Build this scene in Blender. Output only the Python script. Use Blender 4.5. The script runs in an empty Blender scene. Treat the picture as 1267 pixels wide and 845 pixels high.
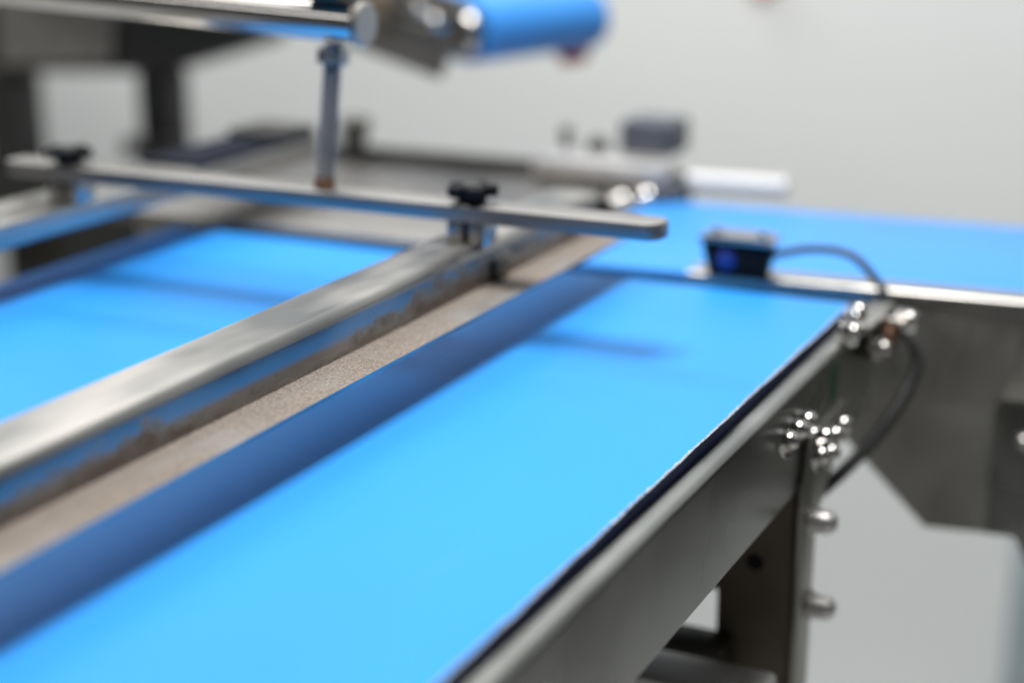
import bpy, bmesh, math, random
from mathutils import Vector, Matrix
random.seed(7)
R = math.radians
sc = bpy.context.scene
C = sc.collection

# ------------------------------------------------------------------ camera
cam_d = bpy.data.cameras.new('camera')
cam = bpy.data.objects.new('camera', cam_d); C.objects.link(cam)
cam.location = (0, 0, .335)
cam.rotation_euler = (R(90 - 16.378), 0, R(25.62))
cam_d.sensor_width = 36; cam_d.lens = 58.25
cam_d.clip_start = .02; cam_d.clip_end = 50
cam_d.dof.use_dof = True
cam_d.dof.focus_distance = .985
cam_d.dof.aperture_fstop = 1.9
sc.camera = cam

# ------------------------------------------------------------------ world, lamps, exposure
w = bpy.data.worlds.new('World'); sc.world = w; w.use_nodes = True
bg = w.node_tree.nodes['Background']
bg.inputs[0].default_value = (.95, .97, 1, 1); bg.inputs[1].default_value = .055
def panel(name, loc, sx, sy, watt, col=(1, .97, .93)):
    l = bpy.data.lights.new(name, 'AREA'); l.shape = 'RECTANGLE'; l.size = sx; l.size_y = sy
    l.energy = watt; l.color = col
    o = bpy.data.objects.new(name, l); o.location = loc; C.objects.link(o)
WARM = (1, .99, .97)
panel('key_fill_lamp', (-.50, .95, 2.0), .70, 1.0, 68, WARM)
panel('key_fill_lamp', (-2.4, 2.0, 2.15), 2.6, .3, 40, WARM)  # unseen lamp added to brighten the back wall
panel('key_fill_lamp', (-2.5, -1.5, 2.1), 2.0, .6, 14, WARM)  # unseen lamp placed for the tube's highlight and fill from the left
panel('key_fill_lamp', (-2.2, 1.1, 2.1), .9, 1.2, 11, WARM)  # unseen fill lamp added to lighten the rail's shadow from the left
panel('key_fill_lamp', (1.7, 1.3, 2.1), .6, 1.2, 6, WARM)  # unseen fill lamp added on the right for ambient light
vs = sc.view_settings
vs.view_transform = 'Standard'; vs.look = 'None'; vs.exposure = 0; vs.gamma = 1; vs.use_curve_mapping = False

# ------------------------------------------------------------------ materials
def mat(name):
    m = bpy.data.materials.new(name); m.use_nodes = True
    nt = m.node_tree; return m, nt, nt.nodes['Principled BSDF']
def N(nt, t, **kw):
    n = nt.nodes.new(t)
    for k, v in kw.items():
        if k in ('operation', 'blend_type', 'data_type', 'noise_dimensions', 'feature'): setattr(n, k, v)
        else: n.inputs[k].default_value = v
    return n
def noise(nt, scale, detail=4, stretch=(1, 1, 1), rough=.55):
    tc = N(nt, 'ShaderNodeTexCoord'); mp = N(nt, 'ShaderNodeMapping'); mp.inputs['Scale'].default_value = stretch
    nt.links.new(tc.outputs['Object'], mp.inputs['Vector'])
    n = N(nt, 'ShaderNodeTexNoise', Scale=scale, Detail=detail, Roughness=rough)
    nt.links.new(mp.outputs[0], n.inputs['Vector']); return n.outputs['Fac']
def ramp(nt, src, a, b, va, vb):
    n = N(nt, 'ShaderNodeMapRange'); n.inputs['From Min'].default_value = a; n.inputs['From Max'].default_value = b
    n.inputs['To Min'].default_value = va; n.inputs['To Max'].default_value = vb
    nt.links.new(src, n.inputs['Value']); return n.outputs[0]
def mixc(nt, fac, a, b):
    n = N(nt, 'ShaderNodeMix', data_type='RGBA')
    nt.links.new(fac, n.inputs[0])
    for s, v in ((6, a), (7, b)):
        if isinstance(v, tuple): n.inputs[s].default_value = (*v, 1)
        else: nt.links.new(v, n.inputs[s])
    return n.outputs[2]
def math_(nt, op, a, b=None):
    n = N(nt, 'ShaderNodeMath', operation=op)
    for i, v in enumerate((a, b)):
        if v is None: continue
        if isinstance(v, (int, float)): n.inputs[i].default_value = v
        else: nt.links.new(v, n.inputs[i])
    return n.outputs[0]

def steel(name, col=(.50, .485, .46), r0=.22, r1=.42, stretch=(1, 1, 1), scale=40, bump=.02, dark=.75, ga_=.06, det=4):
    m, nt, b = mat(name)
    b.inputs['Metallic'].default_value = 1
    grain = noise(nt, scale, 5, stretch); blot = noise(nt, 9, det)
    c = mixc(nt, ramp(nt, blot, .35, .7, 0, 1), tuple(x * dark for x in col), col)
    nt.links.new(c, b.inputs['Base Color'])
    rr = math_(nt, 'ADD', ramp(nt, blot, .3, .7, r0, r1), ramp(nt, grain, .3, .7, -ga_, ga_))
    nt.links.new(rr, b.inputs['Roughness'])
    bp = N(nt, 'ShaderNodeBump', Strength=bump, Distance=.002); nt.links.new(grain, bp.inputs['Height'])
    nt.links.new(bp.outputs[0], b.inputs['Normal'])
    return m
def plain(name, col, rough=.5, metal=0, spec=.5, var=.15, scale=25):
    m, nt, b = mat(name)
    n = noise(nt, scale, 4)
    c = mixc(nt, ramp(nt, n, .3, .7, 0, 1), tuple(x * (1 - var) for x in col), tuple(min(1, x * (1 + var)) for x in col))
    nt.links.new(c, b.inputs['Base Color'])
    nt.links.new(ramp(nt, n, .3, .7, max(.03, rough - .06), rough + .06), b.inputs['Roughness'])
    b.inputs['Metallic'].default_value = metal; b.inputs['Specular IOR Level'].default_value = spec
    return m

def belt_mat(name, col, rough=.42, spec=.15):
    m, nt, b = mat(name)
    big = noise(nt, 3.2, 3, (1, .35, 1)); fine = noise(nt, 900, 2); scr = noise(nt, 60, 5, (1, .04, 1), .7)
    c = mixc(nt, ramp(nt, big, .3, .7, 0, 1), tuple(x * .9 for x in col), tuple(min(1, x * 1.06) for x in col))
    scuff = math_(nt, 'MULTIPLY', ramp(nt, scr, .62, .78, 0, .07), ramp(nt, big, .45, .65, 0, 1))
    c = mixc(nt, scuff, c, (.22, .45, .72))
    nt.links.new(c, b.inputs['Base Color'])
    nt.links.new(ramp(nt, big, .3, .7, rough - .05, rough + .07), b.inputs['Roughness'])
    b.inputs['Specular IOR Level'].default_value = spec
    bp = N(nt, 'ShaderNodeBump', Strength=.06, Distance=.0004); nt.links.new(fine, bp.inputs['Height'])
    nt.links.new(bp.outputs[0], b.inputs['Normal'])
    return m

def rail_mat():
    """stainless Z rail: beige dust on the low shelf, brown splashes on the web, smeared top"""
    m, nt, b = mat('dusty_stainless')
    geo = N(nt, 'ShaderNodeNewGeometry'); sn = N(nt, 'ShaderNodeSeparateXYZ'); nt.links.new(geo.outputs['Normal'], sn.inputs[0])
    tc = N(nt, 'ShaderNodeTexCoord'); so = N(nt, 'ShaderNodeSeparateXYZ'); nt.links.new(tc.outputs['Object'], so.inputs[0])
    up = ramp(nt, sn.outputs['Z'], .5, .9, 0, 1)
    low = ramp(nt, so.outputs['Z'], .041, .045, 1, 0)
    smear = noise(nt, 14, 2, (1.6, .5, 1)); grain = noise(nt, 650, 3, rough=.75); patch = noise(nt, 22, 4, (1, .45, 1)); spl = noise(nt, 55, 7, (1, .55, 1.0), .72)
    # dust cover on the shelf
    corner = ramp(nt, math_(nt, 'ADD', so.outputs['Z'], math_(nt, 'MULTIPLY', spl, .010)), .0435, .0475, .95, 0)
    lo2 = math_(nt, 'MULTIPLY', corner, ramp(nt, so.outputs['X'], -.506, -.501, 1, 0))
    dust = math_(nt, 'MAXIMUM', lo2, math_(nt, 'MULTIPLY', math_(nt, 'MULTIPLY', up, low), ramp(nt, patch, .36, .52, .35, .97)))
    dustc = mixc(nt, ramp(nt, grain, .35, .65, 0, 1), (.09, .07, .06), (.31, .265, .225))
    dustc = mixc(nt, ramp(nt, patch, .58, .7, 0, .35), dustc, (.20, .14, .10))
    # brown splashes climbing the web from the corner
    hgt = ramp(nt, so.outputs['Z'], .040, .062, 0.12, -.20)
    big = noise(nt, 6.5, 2, (1, .8, .3))
    st = math_(nt, 'ADD', math_(nt, 'ADD', spl, hgt), ramp(nt, big, .38, .62, -.20, .13))
    side = math_(nt, 'MULTIPLY', ramp(nt, sn.outputs['X'], .4, .8, 0, 1), ramp(nt, so.outputs['X'], -.506, -.501, 1, 0))
    stain = math_(nt, 'MULTIPLY', side, ramp(nt, st, .42, .60, 0, .9))
    base = mixc(nt, ramp(nt, smear, .35, .65, 0, 1), (.22, .22, .215), (.39, .375, .355))
    c = mixc(nt, math_(nt, 'MULTIPLY', stain, ramp(nt, lo2, 0, 1, 1, .35)), mixc(nt, dust, base, dustc), (.115, .075, .052))
    nt.links.new(c, b.inputs['Base Color'])
    cover = math_(nt, 'MAXIMUM', dust, stain)
    nt.links.new(ramp(nt, cover, 0, 1, 1, 0), b.inputs['Metallic'])
    rr = math_(nt, 'ADD', math_(nt, 'ADD', ramp(nt, smear, .35, .65, .17, .28), math_(nt, 'MULTIPLY', up, ramp(nt, smear, .35, .65, .18, .32))), math_(nt, 'MULTIPLY', cover, .5))
    nt.links.new(rr, b.inputs['Roughness'])
    bh = math_(nt, 'MULTIPLY', grain, cover)
    bp = N(nt, 'ShaderNodeBump', Strength=.7, Distance=.0012); nt.links.new(bh, bp.inputs['Height'])
    nt.links.new(bp.outputs[0], b.inputs['Normal'])
    return m

M = {}
M['belt'] = belt_mat('blue_belt', (.030, .29, .80))
M['belt_far'] = belt_mat('blue_belt_satin', (.035, .28, .76), .40, .4)
M['belt_side'] = plain('navy_belt_side', (.016, .034, .13), .6, var=.3, scale=200)  # darker navy for the belt's side faces
M['rail'] = rail_mat()
M['steel'] = steel('brushed_stainless', stretch=(.08, 1, 1), scale=160)
M['steel_y'] = steel('brushed_stainless_long', stretch=(1, .05, 1), scale=160, r0=.24, r1=.38, dark=.82)
M['frame'] = steel('dark_rolled_stainless', (.40, .405, .385), .24, .36, (1, .1, 1), 60, 0, .62, 0, 2)
M['steel_dull'] = steel('dull_stainless', (.47, .46, .43), .34, .5, (1, 1, .1), 140, .03, .85)
M['alu'] = steel('matt_aluminium', (.80, .78, .76), .45, .6, bump=.01, dark=.92)
M['bar'] = steel('brushed_flat_bar', (.35, .338, .325), .42, .54, (.05, 1, 1), 220, .03, .85)
M['polish'] = steel('polished_stainless', (.70, .68, .65), .05, .12, scale=30, bump=.0, dark=.9)
M['thread'] = steel('zinc_thread', (.50, .49, .48), .42, .55)
M['dark_steel'] = steel('dark_oily_steel', (.13, .125, .11), .3, .5)
M['leg'] = plain('brown_stained_leg', (.19, .155, .11), .5, .25)
M['black'] = plain('black_plastic', (.009, .0095, .011), .75, spec=.2)
M['rubber'] = plain('black_rubber', (.03, .03, .03), .5)
M['slate'] = plain('slate_motor_paint', (.075, .08, .10), .5)
M['white'] = plain('white_plastic', (.72, .70, .69), .35, var=.04)
M['machine'] = plain('dark_machine_paint', (.028, .028, .026), .55)
M['machine_grey'] = plain('grey_machine_panel', (.32, .30, .275), .5, .4)
M['rail_reflection'] = plain('blue_grey_reflection', (.022, .024, .034), .9, spec=.02)  # dark colour standing in for a reflection on the left rail
M['red'] = plain('red_plastic', (.55, .012, .03), .35)
M['blue_plastic'] = plain('blue_lens', (.02, .045, .25), .15)
M['green'] = plain('green_sticker', (.01, .10, .05), .5)
M['rust'] = plain('rusty_steel', (.16, .075, .04), .7, var=.4, scale=300)
M['fray'] = plain('frayed_fibre', (.62, .63, .66), .7)
M['wall'] = plain('pale_wall_panel', (.83, .855, .845), .55, var=.015, scale=1.2)
M['floor'] = plain('grey_epoxy_floor', (.5, .51, .51), .35, var=.06, scale=3)
M['trim'] = plain('blue_grey_trim', (.33, .40, .43), .4)
m, nt, b = mat('red_indicator'); b.inputs['Base Color'].default_value = (.8, .25, .28, 1)
b.inputs['Emission Color'].default_value = (1, .22, .27, 1); b.inputs['Emission Strength'].default_value = 1.6
g = noise(nt, 40); nt.links.new(ramp(nt, g, .3, .7, .25, .35), b.inputs['Roughness']); M['lamp'] = m

# ------------------------------------------------------------------ mesh helpers
def finish(name, bm, material, parent=None, smooth=True, angle=35):
    bmesh.ops.recalc_face_normals(bm, faces=bm.faces[:])
    me = bpy.data.meshes.new(name); bm.to_mesh(me); bm.free()
    me.materials.append(M[material])
    if smooth:
        me.polygons.foreach_set('use_smooth', [True] * len(me.polygons)); me.set_sharp_from_angle(angle=R(angle))
    o = bpy.data.objects.new(name, me); C.objects.link(o)
    if parent: o.parent = parent
    return o
def add_box(bm, lo, hi, bev=0, seg=2):
    r = bmesh.ops.create_cube(bm, size=1)
    for v in r['verts']:
        v.co = Vector([lo[i] + (v.co[i] + .5) * (hi[i] - lo[i]) for i in range(3)])
    if bev:
        es = {e for v in r['verts'] for e in v.link_edges}
        bmesh.ops.bevel(bm, geom=list(es), offset=bev, segments=seg, affect='EDGES', profile=.5)
def box(name, lo, hi, material, parent=None, bev=.001, seg=2):
    bm = bmesh.new(); add_box(bm, lo, hi, bev, seg); return finish(name, bm, material, parent)
def frame_of(d):
    d = Vector(d).normalized(); a = Vector((0, 0, 1)) if abs(d.z) < .9 else Vector((1, 0, 0))
    u = d.cross(a).normalized(); return d, u, d.cross(u)
def add_lathe(bm, p, d, prof, seg=24, phase=0):
    """prof: (distance along axis, radius) pairs"""
    p = Vector(p); d, u, v = frame_of(d); rings = []
    for (t, r) in prof:
        rings.append([bm.verts.new(p + d * t + (u * math.cos(phase + 2 * math.pi * k / seg) + v * math.sin(phase + 2 * math.pi * k / seg)) * max(r, 1e-5)) for k in range(seg)])
    for a, b2 in zip(rings, rings[1:]):
        for k in range(seg): bm.faces.new((a[k], a[(k + 1) % seg], b2[(k + 1) % seg], b2[k]))
    bm.faces.new(rings[0][::-1]); bm.faces.new(rings[-1])
def lathe(name, p, d, prof, material, parent=None, seg=24, phase=0):
    bm = bmesh.new(); add_lathe(bm, p, d, prof, seg, phase); return finish(name, bm, material, parent)
def rod(name, a, b2, r, material, parent=None, seg=24, ch=.001):
    a, b2 = Vector(a), Vector(b2); L = (b2 - a).length
    return lathe(name, a, b2 - a, [(0, r - ch), (ch, r), (L - ch, r), (L, r - ch)], material, parent, seg)
def dome_bolt(name, p, d, r, parent, material='polish', washer=True):
    """acorn nut: hex skirt and polished dome, washer as a piece of its own"""
    bm = bmesh.new()
    add_lathe(bm, p, d, [(0, r), (r * .75, r), (r * .8, r * .9)], 6)
    add_lathe(bm, Vector(p) + Vector(d).normalized() * r * .72, d, [(0, r * .84)] + [(r * .8 * math.sin(t), r * .84 * math.cos(t)) for t in [i * math.pi / 12 for i in range(1, 7)]], 20)
    o = finish(name, bm, material, parent)
    if washer: lathe('washer', Vector(p) - Vector(d).normalized() * .0005, d, [(-.001, r * 1.3), (.0005, r * 1.45), (.0016, r * 1.4)], material, o, 24)
    return o
def prism(name, poly, axis, lo, hi, material, parent=None, bev=.0008):
    """poly in the two other axes, extruded along axis"""
    bm = bmesh.new(); ix = [i for i in range(3) if i != axis]
    def mk(t):
        vs_ = []
        for p in poly:
            c = [0, 0, 0]; c[axis] = t; c[ix[0]] = p[0]; c[ix[1]] = p[1]; vs_.append(bm.verts.new(c))
        return vs_
    a, b2 = mk(lo), mk(hi); n = len(poly)
    bm.faces.new(a); bm.faces.new(b2[::-1])
    for k in range(n): bm.faces.new((a[k], a[(k + 1) % n], b2[(k + 1) % n], b2[k]))
    if bev:
        bmesh.ops.recalc_face_normals(bm, faces=bm.faces[:])
        es = [e for e in bm.edges if len(e.link_faces) == 2 and e.calc_face_angle(0) > .6]
        bmesh.ops.bevel(bm, geom=es, offset=bev, segments=2, affect='EDGES', profile=.5)
    return finish(name, bm, material, parent)
def fillet(pts, rads, seg=6):
    out = []
    for i, p in enumerate(pts):
        p = Vector(p)
        if i in (0, len(pts) - 1) or rads[i] == 0: out.append(p); continue
        a = (Vector(pts[i - 1]) - p).normalized(); c = (Vector(pts[i + 1]) - p).normalized()
        th = a.angle(c); t = rads[i] / math.tan(th / 2); mid = p + (a + c).normalized() * (rads[i] / math.sin(th / 2))
        s = p + a * t; e = p + c * t
        a0 = (s - mid); a1 = (e - mid); ang = a0.angle_signed(a1)
        for k in range(seg + 1):
            q = -ang * k / seg; out.append(mid + Vector((a0.x * math.cos(q) - a0.y * math.sin(q), a0.x * math.sin(q) + a0.y * math.cos(q))))
    return out
def sheet(pts, rads, th):
    """bent sheet metal: a filleted polyline offset by its thickness (to the left of travel) as a closed outline"""
    c = fillet(pts, rads); off = []
    for i, p in enumerate(c):
        t = (c[min(i + 1, len(c) - 1)] - c[max(i - 1, 0)]).normalized(); off.append(p + Vector((-t.y, t.x)) * th)
    return [tuple(p) for p in c] + [tuple(p) for p in off[::-1]]
def tube(name, pts, r, material, parent=None, seg=12, sub=8):
    P = [Vector(p) for p in pts]; path = []
    for i in range(len(P) - 1):
        p0, p1, p2, p3 = P[max(i - 1, 0)], P[i], P[i + 1], P[min(i + 2, len(P) - 1)]
        for k in range(sub):
            t = k / sub
            path.append(.5 * ((2 * p1) + (p2 - p0) * t + (2 * p0 - 5 * p1 + 4 * p2 - p3) * t * t + (3 * p1 - p0 - 3 * p2 + p3) * t ** 3))
    path.append(P[-1]); bm = bmesh.new(); rings = []; u = None
    for i, p in enumerate(path):
        d = (path[min(i + 1, len(path) - 1)] - path[max(i - 1, 0)]).normalized()
        u = frame_of(d)[1] if u is None else (u - d * u.dot(d)).normalized()
        v = d.cross(u)
        rings.append([bm.verts.new(p + (u * math.cos(2 * math.pi * k / seg) + v * math.sin(2 * math.pi * k / seg)) * r) for k in range(seg)])
    for a, b2 in zip(rings, rings[1:]):
        for k in range(seg): bm.faces.new((a[k], a[(k + 1) % seg], b2[(k + 1) % seg], b2[k]))
    bm.faces.new(rings[0][::-1]); bm.faces.new(rings[-1])
    return finish(name, bm, material, parent)
def thing(name, label, cat, loc=(0, 0, 0), rz=0, group=None):
    o = bpy.data.objects.new(name, None); C.objects.link(o); o.empty_display_size = .05
    o.location = loc; o.rotation_euler = (0, 0, rz); o['label'] = label; o['category'] = cat
    if group: o['group'] = group
    return o

# ------------------------------------------------------------------ setting
FZ = -1.05
o = box('floor', (-6, -3, FZ - .1), (4, 2.449, FZ), 'floor', bev=0); o['kind'] = 'structure'
o = box('wall', (-6, 2.45, FZ - .1), (4, 2.55, 2.3), 'wall', bev=0); o['kind'] = 'structure'
o = box('wall_trim', (-.318, 2.425, FZ), (-.25, 2.4495, -.62), 'trim', bev=.004)
o['label'] = 'blue grey upright trim strip on the pale wall'; o['category'] = 'trim'
t = thing('indicator_lamp', 'small glowing red indicator lamp on the pale wall', 'lamp', (-.755, 2.45, .162))
lathe('bezel', (0, -.0005, 0), (0, -1, 0), [(0, .026), (.008, .026), (.01, .024)], 'wall', t)
lathe('lens', (0, -.0105, 0), (0, -1, 0), [(0, .022), (.008, .020), (.014, .012), (.015, .001)], 'lamp', t)

# ------------------------------------------------------------------ main conveyor
XL, XR, Y0, YE = -.942, -.300, -.25, 1.252
mc = thing('belt_conveyor', 'wide bright blue belt conveyor with stainless side frames under the guide rails', 'conveyor', (0, 0, FZ))
def on(o):  # keep world coordinates while hanging a part under a thing whose origin is on the floor
    o.location = o.location - o.parent.location; return o
# belt: a loop shell with a nose radius; the open edge wanders a little
rn, th = .020, .0095
def loop(r, z0):
    zc = -rn; pts = []
    n = 110
    for k in range(n + 1): pts.append((Y0 + (YE - rn - Y0) * k / n, zc + r))
    for k in range(1, 12): a = math.pi / 2 - math.pi * k / 12; pts.append((YE - rn + r * math.cos(a), zc + r * math.sin(a)))
    for k in range(n + 1): pts.append((YE - rn + (Y0 - YE + rn) * k / n, zc - r))
    return pts
bm = bmesh.new()
def wob(y): return .0002 * math.sin(y * 23) + .00015 * math.sin(y * 61 + 1) + .00015 * math.sin(y * 140 + 2) + random.uniform(-.00012, .00012)
po, pi_ = loop(rn, 0), loop(rn - th, 0)
wv = [wob(p[0]) for p in po]
ov = [[bm.verts.new((XL, y, z)), bm.verts.new((XR + q, y, z))] for (y, z), q in zip(po, wv)]
iv = [[bm.verts.new((XL, y, z)), bm.verts.new((XR + q, y, z))] for (y, z), q in zip(pi_, wv)]
for k in range(len(po) - 1):
    bm.faces.new((ov[k][0], ov[k][1], ov[k + 1][1], ov[k + 1][0])); bm.faces.new((iv[k][1], iv[k][0], iv[k + 1][0], iv[k + 1][1]))
    bm.faces.new((ov[k][1], iv[k][1], iv[k + 1][1], ov[k + 1][1])); bm.faces.new((ov[k][0], ov[k + 1][0], iv[k + 1][0], iv[k][0]))
belt = on(finish('belt', bm, 'belt', mc)); belt.data.materials.append(M['belt_side'])
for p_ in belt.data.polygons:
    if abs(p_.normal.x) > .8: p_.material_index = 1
belt['label'] = 'bright blue flat belt'
# frayed pale threads along the open belt edge
bm = bmesh.new(); y = Y0
while y < YE - rn:
    q = wob(y); l = random.uniform(.0008, .003); x = XR + q - .0002; wdt = random.choice((.0003, .0004, .0006, .0009, .0014)) * random.uniform(.6, 1.2)
    a = [bm.verts.new(c) for c in ((x - wdt, y, .0002), (x + .0006, y, -.0003), (x + .0007, y + l, -.0004), (x - wdt * .5, y + l, .0003), (x, y + l * .5, .0003 + wdt * random.uniform(.3, 1.0)))]
    for i in range(4): bm.faces.new((a[i], a[(i + 1) % 4], a[4]))
    y += l * random.uniform(.7, 1.6)
fr = on(finish('frayed_edge', bm, 'fray', mc, False)); fr['kind'] = 'stuff'; fr['label'] = 'pale frayed threads along the belt edge'
on(box('slider_bed', (XL + .004, Y0, -.0265), (XR - .004, YE - rn * 2.2, -.0135), 'steel_dull', mc))
on(rod('end_roller', (XL + .004, YE - rn, -rn), (XR - .002, YE - rn, -rn), rn - th - .0006, 'steel', mc, 32))
# side channels with rolled top edge
prof = sheet([(-.2965, -.0075), (-.2845, -.0075), (-.2845, -.088), (-.305, -.088)], [0, .006, .003, 0], -.0025)
on(prism('side_frame', prof, 1, Y0, 1.247, 'frame', mc, 0))
prof = [(XL + XR - x, z) for x, z in prof][::-1]
on(prism('side_frame', prof, 1, Y0, 1.247, 'frame', mc, 0))
# legs and mounting plates
for s in (0, 1):
    mx = (lambda x: x) if s == 0 else (lambda x: XL + XR - x)
    def bx(n_, lo, hi, m_, bev=.002):
        a, c = sorted((mx(lo[0]), mx(hi[0]))); return on(box(n_, (a, lo[1], lo[2]), (c, hi[1], hi[2]), m_, mc, bev))
    for yl in (1.055, .02):
        lg = bx('leg', (-.342, yl, FZ + .012), (-.2875, yl + .045, -.04), 'leg', .003)
        bx('foot', (-.352, yl - .01, FZ), (-.278, yl + .055, FZ + .0118), 'rubber', .003)
        if s == 0 and yl > 1:
            h1 = lathe('bolt_hole', (-.314, yl - .0002, -.148), (0, -1, 0), [(-.004, .0062), (.0004, .0062), (.0005, .0055)], 'black', lg, 20)
            kb = lathe('knob', (-.3425, yl + .02, -.172), (-1, 0, 0), [(0, .005), (.004, .005), (.005, .011), (.013, .012), (.016, .009)], 'black', lg, 20)
on(prism('mounting_plate', [(1.052, -.25), (1.083, -.25), (1.086, -.12), (1.135, -.085), (1.15, -.05), (1.06, -.05), (1.05, -.10)], 0, -.2838, -.2795, 'steel_dull', mc, .0008))
for (yy, zz, r_) in ((1.068, -.114, .0085), (1.078, -.184, .0085)):
    on(lathe('bolt', (-.279, yy, zz), (1, 0, 0), [(0, .011), (.002, .011), (.0022, r_), (.012, r_), (.016, r_ * .85), (.0185, r_ * .5), (.019, .001)], 'alu', mc, 20))
for (yy, zz) in ((1.004, -.036), (1.026, -.035), (1.048, -.036), (1.078, -.056), (1.106, -.064), (1.128, -.063), (1.069, -.067), (1.096, -.074)):
    x0 = -.2795 if (yy > 1.055 and zz < -.05) else -.2845
    on(dome_bolt('bolt', (x0 + .001, yy, zz), (1, 0, .35), .0076, mc))
# cross member below
on(box('cross_member', (XL + .02, .955, -.232), (-.278, 1.0, -.2), 'alu', mc, .004, 3))
on(box('cross_member', (XL + .02, 1.02, -.245), (-.326, 1.052, -.204), 'dark_steel', mc, .003))
on(box('bounce_blocker', (XL + .012, Y0, -.080), (XR - .012, 1.20, -.074), 'machine', mc, .001))  # unseen sheet added to keep the belt's blue bounce off the members below
# bearing and tensioner at the far corner
on(box('bearing_block', (-.284, 1.20, -.034), (-.270, 1.24, -.0035), 'dark_steel', mc, .004))
on(box('tension_bracket', (-.2842, 1.165, -.003), (-.268, 1.238, .0030), 'steel', mc, .001))
for p, d in (((-.283, 1.19, .0036), (.3, -.3, 1)), ((-.2838, 1.166, -.004), (1, -.2, .5)), ((-.2690, 1.203, -.024), (1, -.4, .4)), ((-.2550, 1.226, -.006), (.9, -.3, .6))):
    on(dome_bolt('bolt', p, d, .0072, mc))
on(rod('stud', (-.2705, 1.226, -.008), (-.2545, 1.226, -.006), .0035, 'steel', mc))
on(lathe('bearing_cap', (-.2698, 1.222, -.020), (1, 0, 0), [(0, .011), (.006, .011), (.009, .007), (.0095, .001)], 'rust', mc))
on(box('sticker', (-.2845, 1.125, -.045), (-.2839, 1.14, -.018), 'green', mc, 0))

# ------------------------------------------------------------------ guide rail assembly
ga = thing('rail_guide', 'stainless guide rails hung from a flat cross bar with black star knobs', 'guide rail', (0, 0, 0))
ZB, ZT = .0835, .0955
prof = sheet([(-.4840, .0355), (-.5190, .0355), (-.5208, .0648), (-.5600, .0648)], [0, .0016, .0055, 0], -.0025)
rl = prism('rail', prof, 1, -.2, 1.252, 'rail', ga, 0); rl['label'] = 'Z shaped stainless rail with dusty lower ledge'
prof = sheet([(-.965, .044), (-.884, .044), (-.884, .065), (-.945, .065)], [0, .003, .004, 0], .0028)
prism('rail', prof, 1, -.2, 1.40, 'steel_y', ga, 0)['label'] = 'thin stainless rail beyond the belt edge'
prism('reflection_strip', [(-.952, .0654), (-.8835, .0654), (-.8835, .0700), (-.952, .0700)], 1, 1.20, 1.395, 'rail_reflection', ga, .001)  # dark strip added to draw the dark reflection on the rail's top
box('dark_end', (-.950, 1.335, .0702), (-.886, 1.396, .0775), 'machine', ga, .002)  # dark block at the rail's far end, darker than the strip
# cross bar: flat bar with rounded ends
def stadium(x0, x1, y0, y1, r):
    pts = []
    for cx_, cy_, a0 in ((x1 - r, y1 - r, 0), (x0 + r, y1 - r, 90), (x0 + r, y0 + r, 180), (x1 - r, y0 + r, 270)):
        for k in range(9): a = R(a0 + 90 * k / 8); pts.append((cx_ + r * math.cos(a), cy_ + r * math.sin(a)))
    return pts
prism('cross_bar', stadium(-.955, -.383, 1.026, 1.056, .012), 2, ZB, ZT, 'bar', ga, .0016)
def star_knob(x, y):
    k = lathe('star_knob', (x, y, ZT), (0, 0, 1), [(0, .0098), (.001, .0106), (.0045, .0106), (.0062, .0125), (.0070, .013), (.0122, .0128), (.0132, .0115), (.0134, .001)], 'black', ga, 28)
    bm = bmesh.new()
    for j in range(5):
        a = 2 * math.pi * j / 5 + .35
        add_lathe(bm, (x + .0136 * math.cos(a), y + .0136 * math.sin(a), ZT + .0052), (0, 0, 1), [(0, .0042), (.001, .0058), (.0066, .006), (.0076, .005)], 14)
    finish('grip_lobes', bm, 'black', k)
    lathe('cap', (x, y, ZT + .0135), (0, 0, 1), [(0, .0075), (.0004, .0072), (.0008, .001)], 'rubber', k, 20)
for x, zr in ((-.531, .0649), (-.896, .0651)):
    star_knob(x, 1.041)
    box('standoff', (x - .0150, 1.03, zr), (x - .0022, 1.052, ZB - .0002), 'steel', ga, .001)
    box('standoff', (x + .0022, 1.03, zr), (x + .0150, 1.052, ZB - .0002), 'steel', ga, .001)
    rod('stud', (x, 1.041, zr), (x, 1.041, ZB), .0028, 'rust', ga, 14)
# small dark block on the rail web beneath the knob
box('web_block', (-.5200, 1.045, .0385), (-.5130, 1.065, .0535), 'dark_steel', ga, .001)
# threaded hanger
a, b2 = Vector((-.655, 1.041, ZT)), Vector((-.655, 1.061, .2000)); L = (b2 - a).length; pr = []
n = int(L / .0024)
for k in range(n): pr += [(k * .0024, .0060), (k * .0024 + .0012, .0076)]
pr.append((L, .0064))
tr = lathe('threaded_rod', a, b2 - a, pr, 'thread', ga, 20)
dirv = (b2 - a).normalized()
lathe('rust_ring', a, dirv, [(0, .0081), (.003, .0079), (.007, .0077), (.0075, .0068)], 'rust', tr, 20)
lathe('lock_nut', a + dirv * (L - .015), dirv, [(0, .0108), (.001, .012), (.0105, .012), (.0115, .0108)], 'thread', tr, 6)

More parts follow.
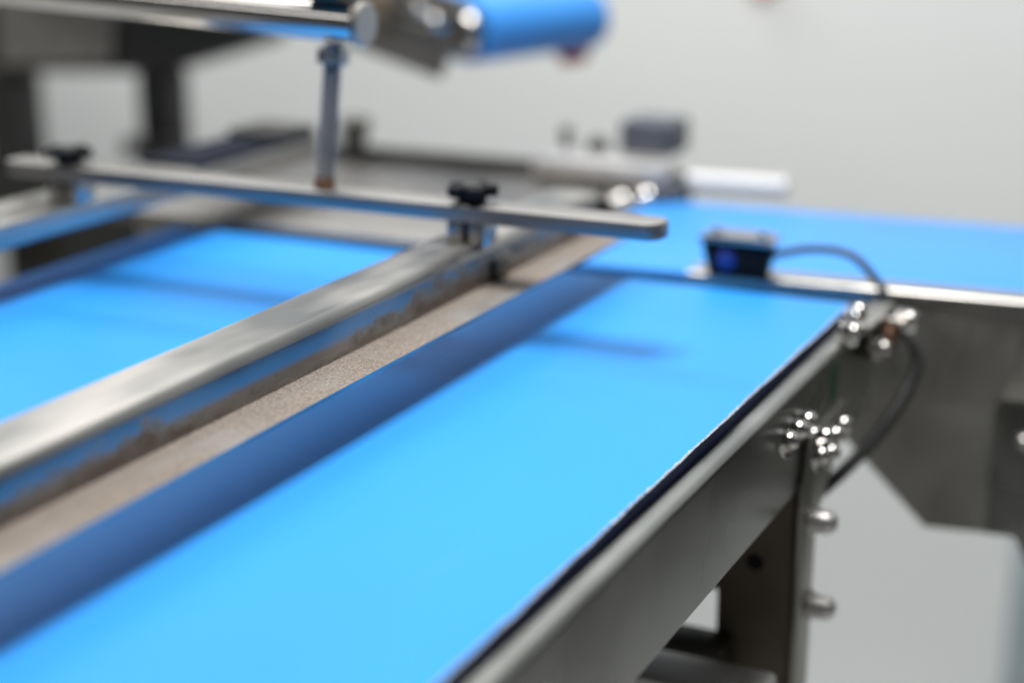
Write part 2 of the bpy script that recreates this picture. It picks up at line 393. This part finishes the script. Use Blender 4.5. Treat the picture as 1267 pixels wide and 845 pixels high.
# ------------------------------------------------------------------ support tube overhead
st = thing('support_tube', 'polished round stainless tube above the guide rails holding the threaded hanger', 'tube', (-.655, 1.061, .218))
def rel(o): o.location = o.location - o.parent.location; return o
A, B = Vector((-1.9, 1.061, .277)), Vector((-.632, 1.061, .2155))
rel(rod('tube', A, B, .0150, 'polish', st, 40, .0015))
rel(lathe('end_cap', B + Vector((.0002, 0, 0)), (B - A), [(0, .0160), (.001, .0166), (.004, .0166), (.0055, .0150)], 'steel_dull', st, 36))
rel(box('clamp', (-.672, 1.043, .2325), (-.640, 1.079, .244), 'dark_steel', st, .002))
for dx in (-.009, .009):
    rel(dome_bolt('bolt', (-.656 + dx, 1.051, .2442), (0, 0, 1), .0055, st))
rel(rod('post', (-1.885, 1.061, FZ), (-1.885, 1.061, .262), .02, 'steel', st))

# ------------------------------------------------------------------ cross conveyor
cc = thing('cross_conveyor', 'blue belt conveyor running across behind the sensor with grey side plate', 'conveyor', (-.30, 1.292, 0), R(4.3))
bm = bmesh.new()
add_box(bm, (-.28, .004, -.012), (1.3, .287, -.002), .003)
finish('belt', bm, 'belt_far', cc)
prism('front_flange', sheet([(.022, .002), (-.008, .002), (-.008, -.012)], [0, .004, 0], .0025), 0, -.149, 1.3, 'steel', cc, 0)
pl = [(-.149, -.0125), (1.3, -.0125), (1.3, -.40), (.30, -.40), (.22, -.30), (.165, -.26), (.128, -.194), (.058, -.197), (-.012, -.128), (-.06, -.10), (-.149, -.10)]
prism('side_plate', pl, 1, -.0058, -.002, 'steel_dull', cc, .0008)
prism('bracket_plate', [(p[0], p[1]) for p in [(.106, -.1925), (.106, -.088), (.109, -.081), (.116, -.077), (.30, -.077), (.30, -.38), (.22, -.298), (.167, -.258), (.130, -.1925)]], 1, -.013, -.006, 'frame', cc, .0012)
prism('bracket_edge', [(.108, -.0765), (.112, -.0725), (.30, -.0725), (.30, -.0765)], 1, -.022, -.0065, 'steel', cc, .001)
for px, pz in ((.131, -.110), (.24, -.112)):
    dome_bolt('bolt', (px, -.0132, pz), (0, -1, .2), .007, cc, 'polish')
box('gap_shade_strip', (-.28, -.012, -.040), (-.150, .0035, -.010), 'dark_steel', cc, .001)  # dark strip added to draw the shaded gap at the belt end
box('back_frame', (-.235, .288, -.07), (1.3, .291, -.003), 'steel_dull', cc, .0005)
for lx in (.25, 1.2):
    for ly in (.0, .25):
        box('leg', (lx, ly, FZ), (lx + .04, ly + .038, -.06), 'steel_dull', cc, .002)

# ------------------------------------------------------------------ steel deck beside the cross conveyor
dk = thing('steel_deck', 'flat grey stainless deck plate behind the belt end with dark raised back rim', 'deck', (-.585, 1.28, 0))
box('plate', (-.44, -.016, -.003), (0, .32, .003), 'bar', dk, .0008)
box('back_rim', (-.42, .321, -.02), (.02, .333, .018), 'dark_steel', dk, .002)
box('front_skirt', (-.44, .002, -.07), (0, .005, -.0032), 'steel_dull', dk, 0)
for dx in (-.40, -.02):
    box('leg', (dx - .02, .15, FZ), (dx + .01, .19, -.0045), 'dark_steel', dk, .002)

# ------------------------------------------------------------------ drive unit on the deck
du = thing('drive_unit', 'slate motor box on bright steel bearing plate with white shaft end', 'motor', (-.64, 1.57, .0021))
box('motor', (-.006, .035, .030), (.052, .095, .066), 'slate', du, .004)
box('mount_plate', (-.085, -.012, .012), (.062, .034, .0295), 'alu', du, .003)
box('bearing_block', (.046, -.03, -.02), (.076, .028, .0118), 'slate', du, .004)
box('foot', (-.08, -.01, 0), (-.03, .03, .0118), 'dark_steel', du, .002)
rod('shaft', (.078, .02, .0115), (.180, .03, .0115), .0095, 'white', du)
for px, pz in ((.018, -.002), (.046, .004)):
    dome_bolt('bolt', (px + .005, -.034, pz - .006), (.1, -1, .5), .0105, du, 'polish', False)
lathe('gland', (-.035, .05, .0296), (0, 0, 1), [(0, .012), (.006, .013), (.012, .010), (.014, .006)], 'dark_steel', du)
lathe('adjuster', (-.072, .05, .0296), (0, 0, 1), [(0, .005), (.012, .005), (.013, .007), (.022, .007)], 'dark_steel', du, 12)

# ------------------------------------------------------------------ adjuster post
ap = thing('adjuster_post', 'dark screw post with wide top at the left end of the deck rim', 'post', (-.955, 1.585, .0021))
lathe('stem', (0, 0, 0), (0, 0, 1), [(0, .010), (.02, .010), (.021, .013), (.03, .013)], 'dark_steel', ap)
lathe('knob', (0, 0, .0302), (0, 0, 1), [(0, .013), (.004, .017), (.018, .018), (.021, .014)], 'dark_steel', ap, 16)
# ------------------------------------------------------------------ photo sensor and its cable
se = thing('photo_sensor', 'small black photo sensor with blue lens under a steel clip on the frame edge', 'sensor', (-.407, 1.268, .0025))
prism('body', [(-.022, -.001), (.024, -.001), (.029, .028), (-.029, .028)], 1, 0, .026, 'black', se, .0025)
prism('clip_plate', [(-.031, .0285), (.032, .0285), (.032, .0315), (.020, .0335), (-.02, .0335), (-.031, .0315)], 1, -.003, .03, 'steel', se, .0006)
for dx in (-.019, .021):
    lathe('screw', (dx, .010, .0325), (0, 0, 1), [(0, .005), (.0035, .005), (.0055, .0035), (.006, .001)], 'polish', se, 16)
lathe('lens', (-.006, -.0002, .013), (0, -1, 0), [(0, .0085), (.002, .0085), (.004, .005), (.0045, .001)], 'blue_plastic', se)
cb = tube('cable', [(-.381, 1.281, .020), (-.345, 1.278, .030), (-.310, 1.272, .029), (-.283, 1.262, .008), (-.262, 1.25, -.015)], .0032, 'rubber', se)
cb.location = -se.location
cn = thing('cable_conduit', 'thick black cable looping down beside the far frame corner', 'cable', (-.256, 1.245, -.018))
rel(tube('sleeve', [(-.262, 1.25, -.015), (-.246, 1.235, -.038), (-.252, 1.215, -.066), (-.266, 1.19, -.092), (-.282, 1.165, -.112), (-.296, 1.14, -.125)], .0052, 'rubber', cn))
rel(lathe('gland_nut', (-.263, 1.251, -.013), (.5, -.5, -.75), [(0, .0062), (.002, .0082), (.010, .0082), (.012, .007)], 'dark_steel', cn, 6))

# ------------------------------------------------------------------ inclined infeed conveyor at the top
ic = thing('incline_conveyor', 'end of a raised inclined conveyor with blue belt roll and steel side plate', 'conveyor', (-.829, 1.60, .151))
ic.rotation_euler = (0, R(10), math.atan2(-.064, .2) * .9)   # local x = down the slope, local y = along the roll
def inc(name, poly, y0, y1, m_, bev=.001): return prism(name, poly, 1, y0, y1, m_, ic, bev)
RR = .034
bp = [(-1.2, RR)] + [(RR * math.cos(a), RR * math.sin(a)) for a in [R(90 - 10 * k) for k in range(0, 19)]] + [(-1.2, -RR)]
inc('belt', bp, .012, .215, 'belt_far', 0)
inc('side_plate', [(-1.2, -.052), (-.020, -.056), (.004, .036), (-1.2, .036)], -.004, .004, 'bar', .001)
inc('side_plate', [(-1.2, -.040), (-.012, -.040), (-.012, .036), (-1.2, .036)], .224, .230, 'steel', .001)
lathe('roll_end', (0, .0118, 0), (0, -1, 0), [(0, .026), (.010, .026), (.016, .021), (.017, .001)], 'steel', ic)
box('slide_bar', (-.095, -.016, -.004), (-.03, -.0042, .012), 'polish', ic, .002)
dome_bolt('bolt', (-.018, -.0165, .008), (0, -1, .3), .009, ic)
dome_bolt('bolt', (-.045, -.0165, .016), (0, -1, .3), .007, ic)
box('dark_block', (-.135, -.018, -.03), (-.10, -.0042, .02), 'leg', ic, .003)
lathe('red_knob', (-.004, .205, -.040), (0, 1, 0), [(-.016, .011), (-.014, .014), (.012, .014), (.014, .011)], 'red', ic)
box('strut', (-1.19, .09, -1.38), (-1.15, .13, -.0345), 'machine', ic, .002)

# ------------------------------------------------------------------ dark hopper machine, far left
hm = thing('hopper_machine', 'dark hopper machine on square legs at the wall beyond the left rail', 'machine', (-1.60, 1.9, FZ))
def hx(o): o.location = (1.60, -1.9, -FZ); return o
hx(prism('hopper', [(-1.86, .020), (-1.52, .036), (-1.46, .040), (-1.30, .086), (-1.27, .26), (-1.86, .26)], 1, 1.90, 1.98, 'machine', hm, .004))
hx(prism('panel', [(-1.745, .036), (-1.54, .050), (-1.51, .22), (-1.745, .22)], 1, 1.892, 1.8998, 'machine_grey', hm, .002))
hx(box('leg', (-1.80, 1.905, -.112), (-1.728, 1.96, .0185), 'machine', hm, .003))
hx(box('leg', (-1.507, 1.905, -.172), (-1.456, 1.96, .0385), 'machine', hm, .003))
hx(box('shelf', (-1.515, 1.87, -.080), (-1.420, 1.9045, -.054), 'machine', hm, .003))
hx(box('cabinet', (-1.83, 1.90, -.20), (-1.652, 1.97, -.1122), 'machine', hm, .003))
hx(box('cabinet', (-1.765, 1.89, FZ), (-1.64, 1.97, -.2002), 'dark_steel', hm, .003))
hx(box('cabinet', (-1.6398, 1.89, FZ), (-1.38, 1.97, -.1722), 'machine', hm, .003))
